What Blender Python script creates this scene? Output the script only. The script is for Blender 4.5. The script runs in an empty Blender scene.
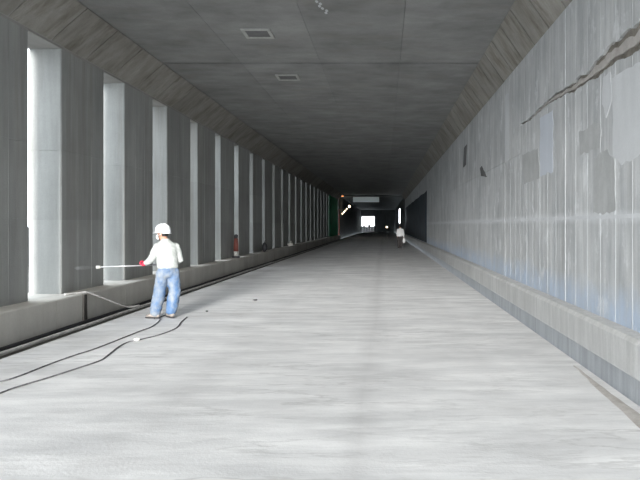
import bpy, bmesh, math, random
from mathutils import Vector, Matrix, noise
random.seed(7)
scene = bpy.context.scene
C = scene.collection

# ------------------------------------------------------------------ camera, sky, exposure
FPX, VX, VY, CAMH = 622.0, 384.0, 225.0, 1.68
cam_data = bpy.data.cameras.new('camera')
cam_data.sensor_width = 36.0
cam_data.lens = FPX / 640.0 * 36.0
cam_data.shift_x = -(VX - 320.0) / 640.0
cam_data.shift_y = -(240.0 - VY) / 640.0
cam_data.clip_start = 0.05
cam_data.clip_end = 600
cam = bpy.data.objects.new('camera', cam_data)
C.objects.link(cam)
cam.location = (0, 0, CAMH)
cam.rotation_euler = (math.radians(90), 0, 0)
scene.camera = cam

world = bpy.data.worlds.new('overcast_sky')
scene.world = world
world.use_nodes = True
bg = world.node_tree.nodes['Background']
bg.inputs['Color'].default_value = (0.86, 0.935, 1.0, 1)
bg.inputs['Strength'].default_value = 1.0

sun_data = bpy.data.lights.new('hazy_sun', 'SUN')
sun_data.energy = 2.3
sun_data.angle = math.radians(15)
sun_data.color = (1.0, 0.985, 0.96)
sun = bpy.data.objects.new('hazy_sun', sun_data)
C.objects.link(sun)
sun.location = (-4, -12, 9)
SUN_EL, SUN_AZ = math.radians(9), math.radians(3)
sun.rotation_euler = Vector((math.sin(SUN_AZ) * math.cos(SUN_EL), math.cos(SUN_AZ) * math.cos(SUN_EL), -math.sin(SUN_EL))).to_track_quat('-Z', 'Y').to_euler()

vs = scene.view_settings
vs.view_transform = 'Standard'
vs.look = 'None'
vs.gamma = 1.0
vs.use_curve_mapping = False
vs.exposure = 2.24

# ------------------------------------------------------------------ measurements (metres)
PX = -5.71            # front plane of the pillars
PT = 0.58             # pillar thickness
P0, PS, PG = 11.01, 2.69, 1.02   # first lit face, spacing, gap
SILL = 0.46
SLOT_TOP = 4.80
CURB_L = -5.33
EDGE_L = -4.80
WR = 2.60             # right wall plane
CURB_RZ = 0.58
CEIL = 5.40
HL, HLZ = -5.09, 4.86
HR, HRZ = 2.17, 4.78
PORTAL_Y = -4.0        # roof begins here
FAR_Y = 77.0          # portal of the far section
END_Y = 150.0
COVER_Y = 26.0        # unseen roof over the left trench starts here, set to dim far slots

def fl(px, py, z=0.0):
    Y = FPX * (CAMH - z) / (py - VY)
    return Vector(((px - VX) / FPX * Y, Y, z))
def at(px, py, Y):
    return Vector(((px - VX) / FPX * Y, Y, CAMH - (py - VY) / FPX * Y))

# ------------------------------------------------------------------ materials
def new_mat(name):
    m = bpy.data.materials.new(name)
    m.use_nodes = True
    nt = m.node_tree
    return m, nt, nt.nodes['Principled BSDF']

def mixc(nt, fac, a, b, mode='MIX'):
    n = nt.nodes.new('ShaderNodeMix'); n.data_type = 'RGBA'; n.blend_type = mode
    for sock, v in ((n.inputs[0], fac), (n.inputs[6], a), (n.inputs[7], b)):
        if hasattr(v, 'is_linked'):
            nt.links.new(v, sock)
        elif isinstance(v, (int, float)):
            sock.default_value = v
        else:
            sock.default_value = (*v, 1) if len(v) == 3 else v
    return n.outputs[2]

def ramp(nt, src, lo, hi, a=0.0, b=1.0):
    n = nt.nodes.new('ShaderNodeMapRange')
    nt.links.new(src, n.inputs[0])
    n.inputs[1].default_value = lo; n.inputs[2].default_value = hi
    n.inputs[3].default_value = a; n.inputs[4].default_value = b
    return n.outputs[0]

def math_n(nt, op, a, b=None):
    n = nt.nodes.new('ShaderNodeMath'); n.operation = op
    for i, v in enumerate((a, b)):
        if v is None: continue
        if hasattr(v, 'is_linked'): nt.links.new(v, n.inputs[i])
        else: n.inputs[i].default_value = v
    return n.outputs[0]

def noise_n(nt, scale3, scale, detail=4, rough=0.55, offs=(0, 0, 0)):
    g = nt.nodes.new('ShaderNodeNewGeometry')
    mp = nt.nodes.new('ShaderNodeMapping')
    mp.inputs['Scale'].default_value = scale3
    mp.inputs['Location'].default_value = offs
    nt.links.new(g.outputs['Position'], mp.inputs['Vector'])
    n = nt.nodes.new('ShaderNodeTexNoise')
    n.inputs['Scale'].default_value = scale
    n.inputs['Detail'].default_value = detail
    n.inputs['Roughness'].default_value = rough
    nt.links.new(mp.outputs[0], n.inputs['Vector'])
    return n.outputs['Fac']

def pos_sep(nt):
    g = nt.nodes.new('ShaderNodeNewGeometry')
    s = nt.nodes.new('ShaderNodeSeparateXYZ')
    nt.links.new(g.outputs['Position'], s.inputs[0])
    return s.outputs

def concrete(name, dark, light, streak=(1, 1, 1), streak_amt=0.5, stain=None, stain_amt=0.4, lo=0.34, hi=0.66, fine=0.18,
             bump=0.25, rand=0.12, rough=0.88, mottle=0.9, sscale=2.2, extra=None):
    m, nt, b = new_mat(name)
    n1 = noise_n(nt, (1, 1, 1), mottle, 6, 0.6)
    n2 = noise_n(nt, streak, sscale, 5, 0.65, (3.1, 7.7, 1.3))
    n3 = noise_n(nt, (1, 1, 1), 38, 3, 0.6)
    f = math_n(nt, 'ADD', math_n(nt, 'MULTIPLY', n1, 1 - streak_amt), math_n(nt, 'MULTIPLY', n2, streak_amt))
    f = ramp(nt, f, lo, hi)
    c = mixc(nt, f, dark, light)
    if stain:
        s = noise_n(nt, streak, 1.1, 5, 0.7, (11, 5, 9))
        c = mixc(nt, ramp(nt, s, 0.52, 0.72, 0, stain_amt), c, stain)
    c = mixc(nt, ramp(nt, n3, 0.3, 0.7, 0.0, fine), c, tuple(x * 0.75 for x in dark))
    if rand:
        oi = nt.nodes.new('ShaderNodeObjectInfo')
        r = ramp(nt, oi.outputs['Random'], 0, 1, 1 - rand, 1 + rand)
        hv = nt.nodes.new('ShaderNodeHueSaturation')
        nt.links.new(r, hv.inputs['Value']); nt.links.new(c, hv.inputs['Color'])
        c = hv.outputs[0]
    if extra:
        c = extra(nt, c)
    nt.links.new(c, b.inputs['Base Color'])
    b.inputs['Roughness'].default_value = rough
    b.inputs['Specular IOR Level'].default_value = 0.25
    bp = nt.nodes.new('ShaderNodeBump'); bp.inputs['Strength'].default_value = bump
    bp.inputs['Distance'].default_value = 0.02
    h = math_n(nt, 'ADD', n2, math_n(nt, 'MULTIPLY', n3, 0.35))
    nt.links.new(h, bp.inputs['Height']); nt.links.new(bp.outputs[0], b.inputs['Normal'])
    return m

def plain(name, col, rough=0.6, metal=0.0, var=0.15, scale=9.0, bump=0.0):
    m, nt, b = new_mat(name)
    n = noise_n(nt, (1, 1, 1), scale, 4, 0.6)
    c = mixc(nt, ramp(nt, n, 0.3, 0.7), tuple(x * (1 - var) for x in col), tuple(min(1, x * (1 + var)) for x in col))
    nt.links.new(c, b.inputs['Base Color'])
    b.inputs['Roughness'].default_value = rough
    b.inputs['Metallic'].default_value = metal
    if bump:
        bp = nt.nodes.new('ShaderNodeBump'); bp.inputs['Strength'].default_value = bump
        bp.inputs['Distance'].default_value = 0.01
        nt.links.new(n, bp.inputs['Height']); nt.links.new(bp.outputs[0], b.inputs['Normal'])
    return m

def emit(name, col, strength):
    m, nt, b = new_mat(name)
    b.inputs['Base Color'].default_value = (*col, 1)
    b.inputs['Emission Color'].default_value = (*col, 1)
    b.inputs['Emission Strength'].default_value = strength
    return m

def blue_band(nt, c):
    s = pos_sep(nt)
    w = noise_n(nt, (1, 0.7, 1), 2.4, 4, 0.6, (2, 1, 5))
    z = math_n(nt, 'ADD', s[2], math_n(nt, 'MULTIPLY', math_n(nt, 'SUBTRACT', w, 0.5), 0.5))
    f = math_n(nt, 'MULTIPLY', ramp(nt, z, 0.72, 1.05, 0.75, 0.0), ramp(nt, noise_n(nt, (1, 1, .5), 4, 4, .6, (7, 7, 1)), .35, .6, .55, 1.0))
    c = mixc(nt, f, c, (0.44, 0.53, 0.66))
    sp = noise_n(nt, (1, 1, 0.55), 3.4, 6, 0.7, (6, 2, 8))
    c = mixc(nt, ramp(nt, sp, 0.56, 0.66, 0.0, 0.6), c, (0.72, 0.73, 0.735))
    # pale laitance along the lift line
    z2 = math_n(nt, 'ABSOLUTE', math_n(nt, 'SUBTRACT', math_n(nt, 'ADD', s[2], math_n(nt, 'MULTIPLY', w, 0.10)), 1.83))
    f2 = ramp(nt, z2, 0.015, 0.09, 0.55, 0.0)
    return mixc(nt, f2, c, (0.66, 0.67, 0.68))

def floor_extra(nt, c):
    s = pos_sep(nt)
    for sc, of, am in (((0.32, 1.5, 1), (1, 6, 2), 0.5), ((0.5, 2.6, 1), (8, 3, 4), 0.35)):
        q = noise_n(nt, sc, 1.3, 6, 0.62, of)
        msk = noise_n(nt, (0.5, 0.7, 1), 1.0, 2, 0.5, of[::-1])
        ln_ = ramp(nt, math_n(nt, 'ABSOLUTE', math_n(nt, 'SUBTRACT', q, 0.5)), 0.0, 0.022, am, 0.0)
        c = mixc(nt, math_n(nt, 'MULTIPLY', ln_, ramp(nt, msk, 0.42, 0.6)), c, (0.40, 0.395, 0.39))
    w = noise_n(nt, (1, 0.05, 1), 3.0, 3, 0.5, (4, 2, 0))
    x = math_n(nt, 'ADD', s[0], math_n(nt, 'MULTIPLY', math_n(nt, 'SUBTRACT', w, 0.5), 0.35))
    for cx, wd, am in ((-0.18, 0.22, 0.20), (-2.0, 0.30, 0.09), (1.2, 0.3, 0.07), (-4.2, 0.6, 0.22)):  # tyre streaks; last band puts the shadow along the left edge into colour
        d = math_n(nt, 'ABSOLUTE', math_n(nt, 'SUBTRACT', x, cx))
        c = mixc(nt, ramp(nt, d, 0.0, wd, am, 0.0), c, (0.30, 0.29, 0.29))
    return c

M = {}
M['pillar'] = concrete('grey_pillar_concrete', (0.29, 0.295, 0.285), (0.43, 0.435, 0.42), (1.6, 1.6, 0.12), 0.6,
                       (0.24, 0.22, 0.19), 0.55, rand=0.07, sscale=2.6)
M['lintel'] = concrete('lintel_concrete', (0.27, 0.265, 0.25), (0.42, 0.41, 0.39), (1, 0.4, 1), 0.4, (0.25, 0.20, 0.15), 0.5)
M['curb_left'] = concrete('brownish_curb_concrete', (0.50, 0.48, 0.44), (0.66, 0.64, 0.59), (1, 1, 0.2), 0.5, (0.28, 0.25, 0.21), 0.5, rand=0.08)
M['wall_right'] = concrete('pale_wall_concrete', (0.38, 0.39, 0.395), (0.62, 0.625, 0.62), (2.6, 2.6, 0.22), 0.55,
                           (0.34, 0.34, 0.33), 0.6, lo=0.38, hi=0.62, rand=0.03, mottle=0.8, sscale=3.0, extra=blue_band)
M['wall_back'] = concrete('rough_honeycombed_concrete', (0.13, 0.115, 0.095), (0.30, 0.275, 0.24), (1, 1, 1), 0.5, None, bump=0.9, rand=0, mottle=5, sscale=9)
M['fin'] = plain('pale_formwork_fin', (0.52, 0.53, 0.535), 0.9)
M['curb_right'] = concrete('pale_curb_concrete', (0.42, 0.42, 0.41), (0.64, 0.635, 0.62), (2.5, 2.5, 0.25), 0.6, (0.36, 0.35, 0.33), 0.4, rand=0.05, sscale=4)
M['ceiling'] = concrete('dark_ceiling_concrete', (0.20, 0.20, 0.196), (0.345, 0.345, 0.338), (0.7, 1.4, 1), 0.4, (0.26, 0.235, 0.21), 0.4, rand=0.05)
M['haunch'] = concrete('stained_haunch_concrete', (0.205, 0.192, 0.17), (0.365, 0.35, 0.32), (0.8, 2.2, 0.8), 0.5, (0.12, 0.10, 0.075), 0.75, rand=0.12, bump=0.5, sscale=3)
M['floor'] = concrete('scraped_floor_concrete', (0.56, 0.56, 0.56), (0.79, 0.787, 0.78), (0.45, 1.9, 1), 0.62,
                      (0.58, 0.575, 0.57), 0.5, lo=0.38, hi=0.62, fine=0.06, bump=0.28, rand=0, mottle=0.8, sscale=1.7, extra=floor_extra)
M['gutter'] = concrete('dark_gutter_concrete', (0.10, 0.095, 0.085), (0.20, 0.19, 0.175), (1, 1, 1), 0.5, rand=0)  # darker concrete for the gutter bed
M['outer'] = concrete('outer_trench_concrete', (0.22, 0.22, 0.22), (0.34, 0.34, 0.335), (1, 1, 0.3), 0.5, rand=0)
M['trench'] = concrete('dark_trench_ground', (0.06, 0.058, 0.054), (0.12, 0.115, 0.108), (1, 1, 1), 0.5, rand=0)
M['plinth'] = concrete('dark_curb_foot', (0.31, 0.32, 0.33), (0.48, 0.49, 0.50), (2.5, 2.5, 0.25), 0.6, (0.22, 0.22, 0.22), 0.5, rand=0, sscale=4)  # darker concrete for the foot course of the right curb
M['far'] = concrete('dark_far_concrete', (0.10, 0.11, 0.11), (0.19, 0.20, 0.20), (1, 1, 0.3), 0.5, rand=0)  # darker concrete for the far section and the trench roof
M['patch_pale'] = concrete('pale_skim_mortar', (0.54, 0.55, 0.56), (0.66, 0.67, 0.675), (1.5, 1.5, 0.3), 0.5, rand=0, bump=0.1)
M['patch_blue'] = concrete('bluish_skim_mortar', (0.52, 0.55, 0.60), (0.60, 0.63, 0.68), (1.5, 1.5, 0.3), 0.5, rand=0, bump=0.1)
M['patch_dark'] = concrete('dark_rough_mortar', (0.36, 0.365, 0.36), (0.50, 0.505, 0.50), (2, 2, 0.5), 0.5, rand=0, bump=0.4, mottle=3)
M['patch_hole'] = concrete('dark_pitted_concrete', (0.10, 0.10, 0.10), (0.20, 0.20, 0.20), (1, 1, 1), 0.5, rand=0, bump=0.6)
M['dirt'] = concrete('brown_dirt', (0.36, 0.335, 0.31), (0.54, 0.515, 0.49), (1, 1, 1), 0.5, rand=0, bump=0.7, mottle=4, sscale=8)
M['hatch_frame'] = plain('pale_hatch_frame', (0.42, 0.42, 0.40), 0.8)
M['hatch_cover'] = plain('dark_hatch_cover', (0.15, 0.15, 0.15), 0.8)
M['black_rubber'] = plain('black_rubber', (0.022, 0.022, 0.025), 0.6)
M['hose'] = plain('dusty_dark_hose', (0.16, 0.16, 0.165), 0.85, var=0.7, scale=11)
M['pale_pipe'] = plain('pale_plastic_pipe', (0.55, 0.54, 0.52), 0.6, var=0.3, scale=5)
M['strip_dark'] = plain('dark_strip', (0.06, 0.055, 0.05), 0.8)  # dark tone of the upright strip at the left curb
M['skin'] = plain('skin', (0.50, 0.27, 0.19), 0.55, var=0.06)
M['hair'] = plain('black_hair', (0.015, 0.013, 0.012), 0.5)
M['shirt'] = plain('off_white_shirt', (0.40, 0.42, 0.405), 0.85, var=0.08, scale=6, bump=0.25)
M['white_cloth'] = plain('white_cloth', (0.85, 0.85, 0.85), 0.85, var=0.05)
M['helmet'] = plain('white_helmet_plastic', (0.86, 0.87, 0.88), 0.3, var=0.02)
M['mask'] = plain('white_dust_mask', (0.82, 0.82, 0.82), 0.9, var=0.04)
M['glove'] = plain('red_glove', (0.55, 0.035, 0.075), 0.8, var=0.15, scale=20)
M['sole'] = plain('dark_sole', (0.04, 0.04, 0.045), 0.8)
M['boot'] = plain('dusty_pale_boot', (0.28, 0.25, 0.225), 0.8, var=0.3, scale=15)
M['trouser_dark'] = plain('dark_trousers', (0.05, 0.045, 0.045), 0.9)
M['boot_dark'] = plain('dark_boot', (0.04, 0.035, 0.03), 0.8)
M['steel'] = plain('pale_steel', (0.62, 0.63, 0.64), 0.4, 0.6, var=0.08)
M['gun'] = plain('grey_gun_body', (0.20, 0.20, 0.21), 0.5)
M['red_faded'] = plain('faded_red_plastic', (0.17, 0.05, 0.038), 0.7, var=0.25)
M['dark_cap'] = plain('dark_plastic', (0.03, 0.03, 0.035), 0.6)
M['bag_white'] = plain('white_bag', (0.62, 0.62, 0.58), 0.8)
M['tarp_dark'] = plain('dark_blue_sheet', (0.045, 0.06, 0.075), 0.85, var=0.35, scale=1.2, bump=0.1)
M['green_glow'] = plain('green_glow_paint', (0.05, 0.36, 0.18), 0.8, var=0.3, scale=1.5)  # green lamp glow put into the colour of an added sheet
M['stone_dark'] = plain('dark_stone', (0.06, 0.06, 0.06), 0.9)
M['lamp_body'] = plain('grey_lamp_body', (0.18, 0.18, 0.18), 0.5)
M['lamp_orange'] = emit('orange_lamp_glow', (1.0, 0.33, 0.10), 0.9)
M['lamp_warm'] = emit('warm_lamp_glow', (1.0, 0.80, 0.52), 1.6)
M['lamp_white'] = emit('white_lamp_glow', (0.92, 0.97, 1.0), 3.0)
M['lamp_dim'] = emit('dim_lamp_glow', (0.80, 0.92, 0.88), 0.35)
M['beam_glow'] = emit('glowing_header_beam', (0.85, 0.95, 0.95), 0.022)  # header beam glows in place of lamplight falling on it
M['board_dark'] = plain('dark_hoarding_board', (0.05, 0.055, 0.055), 0.8)
M['red_paint'] = plain('red_paint', (0.45, 0.09, 0.07), 0.6)

def jeans_mat():
    m, nt, b = new_mat('dusty_blue_jeans')
    n = noise_n(nt, (1, 1, 0.6), 7, 4, 0.6)
    n2 = noise_n(nt, (1, 1, 1), 60, 2, 0.5)
    c = mixc(nt, ramp(nt, n, 0.36, 0.62), (0.075, 0.145, 0.27), (0.235, 0.26, 0.285))
    c = mixc(nt, ramp(nt, n2, 0.3, 0.7, 0, 0.15), c, (0.05, 0.085, 0.16))
    nt.links.new(c, b.inputs['Base Color']); b.inputs['Roughness'].default_value = 0.9
    return m
M['jeans'] = jeans_mat()

def mist_mat():
    m = bpy.data.materials.new('spray_mist'); m.use_nodes = True
    nt = m.node_tree
    nt.nodes.remove(nt.nodes['Principled BSDF'])
    v = nt.nodes.new('ShaderNodeVolumeScatter')
    v.inputs['Color'].default_value = (0.95, 0.97, 1, 1)
    v.inputs['Density'].default_value = 1.8
    nt.links.new(v.outputs[0], nt.nodes['Material Output'].inputs['Volume'])
    return m
M['mist'] = mist_mat()

# ------------------------------------------------------------------ helpers
def link_mesh(name, me, mat=None, parent=None, loc=None):
    o = bpy.data.objects.new(name, me)
    C.objects.link(o)
    if mat is not None and len(me.materials) == 0:
        me.materials.append(M[mat])
    if parent is not None: o.parent = parent
    if loc is not None: o.location = loc
    return o

def obj(name, bm, mat, parent=None, loc=None, smooth=False):
    bmesh.ops.recalc_face_normals(bm, faces=bm.faces)
    me = bpy.data.meshes.new(name)
    bm.to_mesh(me); bm.free()
    if smooth:
        for p in me.polygons: p.use_smooth = True
    return link_mesh(name, me, mat, parent, loc)

def tag(o, label=None, cat=None, group=None, kind=None):
    if label: o['label'] = label
    if cat: o['category'] = cat
    if group: o['group'] = group
    if kind: o['kind'] = kind
    return o

def empty(name, loc, label, cat, group=None, rz=0):
    o = bpy.data.objects.new(name, None); C.objects.link(o)
    o.location = loc; o.rotation_euler = (0, 0, rz)
    o.empty_display_size = 0.1
    return tag(o, label, cat, group)

def box(bm, x0, x1, y0, y1, z0, z1, bevel=0.0):
    r = bmesh.ops.create_cube(bm, size=1.0)
    for v in r['verts']:
        v.co = Vector((x0 + (v.co.x + .5) * (x1 - x0), y0 + (v.co.y + .5) * (y1 - y0), z0 + (v.co.z + .5) * (z1 - z0)))
    if bevel:
        es = list({e for v in r['verts'] for e in v.link_edges})
        bmesh.ops.bevel(bm, geom=es, offset=bevel, segments=1, affect='EDGES')

def prism(bm, poly, y0, y1):
    """cross-section poly [(x,z)...] extruded along Y"""
    a = [bm.verts.new((x, y0, z)) for x, z in poly]
    b = [bm.verts.new((x, y1, z)) for x, z in poly]
    n = len(poly)
    bm.faces.new(a); bm.faces.new(list(reversed(b)))
    for i in range(n):
        bm.faces.new((a[i], b[i], b[(i + 1) % n], a[(i + 1) % n]))

def plate(bm, poly, x0, x1):
    """poly [(y,z)...] extruded along X"""
    a = [bm.verts.new((x0, y, z)) for y, z in poly]
    b = [bm.verts.new((x1, y, z)) for y, z in poly]
    n = len(poly)
    bm.faces.new(a); bm.faces.new(list(reversed(b)))
    for i in range(n):
        bm.faces.new((a[i], b[i], b[(i + 1) % n], a[(i + 1) % n]))

def frame_at(d, up=Vector((0, 0, 1))):
    d = d.normalized()
    if abs(d.dot(up)) > 0.97: up = Vector((0, 1, 0))
    r = d.cross(up).normalized()
    u = r.cross(d).normalized()
    return r, u

def tube(bm, pts, radii, seg=10, up=Vector((0, 0, 1)), cap=True):
    """swept tube; radii: float, list of floats or list of (side, up) pairs"""
    pts = [Vector(p) for p in pts]
    rings = []
    for i, p in enumerate(pts):
        d = (pts[min(i + 1, len(pts) - 1)] - pts[max(i - 1, 0)])
        r, u = frame_at(d, up)
        rad = radii if isinstance(radii, (int, float)) else radii[i]
        ra, rb = (rad, rad) if isinstance(rad, (int, float)) else rad
        rings.append([bm.verts.new(p + r * (ra * math.cos(2 * math.pi * k / seg)) + u * (rb * math.sin(2 * math.pi * k / seg))) for k in range(seg)])
    for a, b in zip(rings, rings[1:]):
        for k in range(seg):
            bm.faces.new((a[k], a[(k + 1) % seg], b[(k + 1) % seg], b[k]))
    if cap:
        bm.faces.new(list(reversed(rings[0]))); bm.faces.new(rings[-1])

def limb(bm, pts, radii, seg=14, up=Vector((0, 1, 0))):
    """tube with rounded ends"""
    pts = [Vector(p) for p in pts]
    rad = [(r, r) if isinstance(r, (int, float)) else r for r in radii]
    d0 = (pts[0] - pts[1]).normalized(); d1 = (pts[-1] - pts[-2]).normalized()
    m0, m1 = min(rad[0]), min(rad[-1])
    P = [pts[0] + d0 * m0 * .8, pts[0] + d0 * m0 * .5] + pts + [pts[-1] + d1 * m1 * .5, pts[-1] + d1 * m1 * .8]
    R = [(rad[0][0] * .5, rad[0][1] * .5), (rad[0][0] * .85, rad[0][1] * .85)] + rad + [(rad[-1][0] * .85, rad[-1][1] * .85), (rad[-1][0] * .5, rad[-1][1] * .5)]
    tube(bm, P, R, seg, up)

def spline(pts, n=8):
    pts = [Vector(p) for p in pts]
    out = []
    for i in range(len(pts) - 1):
        p0, p1, p2, p3 = pts[max(i - 1, 0)], pts[i], pts[i + 1], pts[min(i + 2, len(pts) - 1)]
        for k in range(n):
            t = k / n
            out.append(0.5 * ((2 * p1) + (p2 - p0) * t + (2 * p0 - 5 * p1 + 4 * p2 - p3) * t * t + (3 * p1 - p0 - 3 * p2 + p3) * t ** 3))
    out.append(pts[-1])
    return out

def blob(bm, c, r, sub=2, rot=None):
    res = bmesh.ops.create_icosphere(bm, subdivisions=sub, radius=1.0)
    for v in res['verts']:
        q = Vector((v.co.x * r[0], v.co.y * r[1], v.co.z * r[2]))
        if rot: q = rot @ q
        v.co = Vector(c) + q
    return res['verts']

def remeshed(name, bm, mat, parent, voxel, smooth_it=4, wrinkle=0.0, wscale=9.0, clip=None):
    """fuse overlapping lofts into one continuous skin"""
    bmesh.ops.recalc_face_normals(bm, faces=bm.faces)
    me = bpy.data.meshes.new(name + '_src'); bm.to_mesh(me); bm.free()
    tmp = bpy.data.objects.new(name + '_src', me); C.objects.link(tmp)
    md = tmp.modifiers.new('r', 'REMESH'); md.mode = 'VOXEL'; md.voxel_size = voxel
    sm = tmp.modifiers.new('s', 'SMOOTH'); sm.iterations = smooth_it; sm.factor = 0.5
    dg = bpy.context.evaluated_depsgraph_get()
    out = bpy.data.meshes.new_from_object(tmp.evaluated_get(dg))
    bpy.data.objects.remove(tmp); bpy.data.meshes.remove(me)
    if wrinkle:
        b2 = bmesh.new(); b2.from_mesh(out); b2.normal_update()
        for v in b2.verts:
            q = Vector((v.co.x * wscale, v.co.y * wscale, v.co.z * wscale * 1.6))
            v.co += v.normal * wrinkle * (noise.noise(q) + 0.5 * noise.noise(q * 2.3))
        b2.to_mesh(out); b2.free()
    for p in out.polygons: p.use_smooth = True
    out.name = name
    out.materials.clear()
    return link_mesh(name, out, mat, parent)

ORD = ['nearest', 'second nearest', 'third nearest', 'fourth nearest', 'fifth nearest', 'sixth nearest', 'seventh nearest',
       'eighth nearest', 'ninth nearest', 'tenth nearest', 'eleventh nearest', 'twelfth nearest']

# ------------------------------------------------------------------ floor
bm = bmesh.new()
box(bm, EDGE_L, 2.365, -9, END_Y + 25, -0.35, 0.0)
tag(obj('floor', bm, 'floor'), 'scraped pale grey concrete roadway running into the tunnel', 'floor', kind='structure')
bm = bmesh.new()
box(bm, CURB_L - 0.02, EDGE_L, -9, END_Y, -0.40, -0.07)
tag(obj('trim_1', bm, 'gutter'), 'dark gutter along the foot of the left curb', 'gutter', kind='structure')

# ------------------------------------------------------------------ left wall: lintel + haunch, curb, pillars
bm = bmesh.new()
prism(bm, [(PX, SLOT_TOP), (PX - PT, SLOT_TOP), (PX - PT, 6.0), (HL - 0.02, 6.0), (HL - 0.03, CEIL), (PX + 0.0, HLZ - 0.02)], PORTAL_Y, FAR_Y)
wall_left = tag(obj('wall_left', bm, 'lintel'), 'concrete lintel and stained sloping haunch above the left pillars', 'wall', kind='structure')

def haunch_run(parent, poly, y0, y1, step_near, near_limit, step_far, gap):
    y = y0; k = 0
    meshes = {}
    while y < y1 - 0.1:
        st = step_near if y < near_limit else step_far
        st = min(st, y1 - y)
        key = round(st, 3)
        if key not in meshes:
            b = bmesh.new(); prism(b, poly, 0, st - gap)
            bmesh.ops.recalc_face_normals(b, faces=b.faces)
            me = bpy.data.meshes.new('haunch_panel'); b.to_mesh(me); b.free(); me.materials.append(M['haunch'])
            meshes[key] = me
        o = link_mesh('haunch_panel', meshes[key], None, parent, (0, y + gap / 2, 0))
        y += st; k += 1

dx, dz = (CEIL - HLZ), (HL - PX)
n = Vector((dx, 0, -dz)).normalized()
t_ = 0.022
haunch_run(wall_left, [(PX, HLZ), (HL, CEIL), (HL + n.x * t_, CEIL + n.z * t_), (PX + n.x * t_, HLZ + n.z * t_)],
           PORTAL_Y, FAR_Y, 1.22, 24, 4.0, 0.03)

curb_l = tag(obj('trim_2', (lambda b: (prism(b, [(CURB_L - 0.012, -0.3), (CURB_L - 0.012, SILL - 0.02), (PX - PT - 0.1, SILL - 0.02), (PX - PT - 0.1, -0.3)], PORTAL_Y - 2, FAR_Y), b)[1])(bmesh.new()), 'curb_left'),
             'low brownish concrete curb carrying the left pillars', 'curb', kind='structure')
b = bmesh.new()
CB = 2.69
prism(b, [(CURB_L, -0.10), (CURB_L, SILL - 0.02), (CURB_L - 0.02, SILL), (PX - PT - 0.1, SILL), (PX - PT - 0.1, SILL - 0.02), (CURB_L - 0.02, SILL - 0.025), (CURB_L - 0.02, -0.10)], 0, CB - 0.012)
bmesh.ops.recalc_face_normals(b, faces=b.faces)
cme = bpy.data.meshes.new('curb_block'); b.to_mesh(cme); b.free(); cme.materials.append(M['curb_left'])
y = PORTAL_Y - 2
while y < FAR_Y - CB:
    link_mesh('curb_block', cme, None, curb_l, (0, y, 0)); y += CB

def pillar_lift_mesh(z0, z1, PW, ch=0.018):
    b = bmesh.new()
    x0, x1 = -PT, 0.0
    prof = [(x1 - ch, 0), (x1, ch), (x1, PW - ch), (x1 - ch, PW), (x0 + ch, PW), (x0, PW - ch), (x0, ch), (x0 + ch, 0)]
    lo = [b.verts.new((x, yy, z0)) for x, yy in prof]; hi = [b.verts.new((x, yy, z1)) for x, yy in prof]
    b.faces.new(lo); b.faces.new(hi)
    for i in range(8): b.faces.new((lo[i], lo[(i + 1) % 8], hi[(i + 1) % 8], hi[i]))
    # raised formwork seam down the road face
    for yy in (PW * 0.36, PW * 0.68):
        box(b, x1 - 0.003, x1 + 0.002, yy - 0.005, yy + 0.005, z0, z1)
    bmesh.ops.recalc_face_normals(b, faces=b.faces)
    me = bpy.data.meshes.new('concrete_lift'); b.to_mesh(me); b.free(); me.materials.append(M['pillar'])
    return me
LIFTS = [(SILL, 1.775), (1.783, 2.995), (3.003, SLOT_TOP)]
PIL = {}
for PW in (PS - PG, PS - 0.72):
    b = bmesh.new(); box(b, -PT + .008, -.008, .008, PW - .008, SILL + .002, SLOT_TOP - .002)
    core_me = bpy.data.meshes.new('core'); bmesh.ops.recalc_face_normals(b, faces=b.faces); b.to_mesh(core_me); b.free(); core_me.materials.append(M['pillar'])
    b = bmesh.new(); box(b, -PT, 0, 0, PW, SILL, SLOT_TOP, 0.018)
    far_me = bpy.data.meshes.new('pillar'); bmesh.ops.recalc_face_normals(b, faces=b.faces); b.to_mesh(far_me); b.free(); far_me.materials.append(M['pillar'])
    PIL[PW > PS - 0.9] = ([pillar_lift_mesh(l[0], l[1], PW) for l in LIFTS], core_me, far_me, PW)
k = 0
nmax = int((FAR_Y - P0) / PS)
for i in range(-5, nmax + 1):
    y0 = P0 + PS * i
    lift_me, core_me, far_me, PW = PIL[i > 1]
    if y0 + PW > FAR_Y: break
    if i < -1:      # these carry the roof beside the camera, left of the view
        p = link_mesh('pillar', far_me, None, None, (PX, y0, 0))
        tag(p, 'concrete pillar of the left wall beside the camera, outside the left edge of the frame', 'pillar', 'left pillars beside the camera')
        continue
    if k < 12:
        p = empty('pillar', (PX, y0, 0), 'concrete pillar in the slotted left wall, %s to the camera' % ORD[k], 'pillar', 'pillars of the left wall')
        link_mesh('core', core_me, None, p)
        for me in lift_me: link_mesh('concrete_lift', me, None, p)
    else:
        p = link_mesh('pillar', far_me, None, None, (PX, y0, 0))
        tag(p, 'dark concrete pillar in the dim far run of the left wall', 'pillar', 'far pillars of the left wall')
    k += 1

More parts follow.
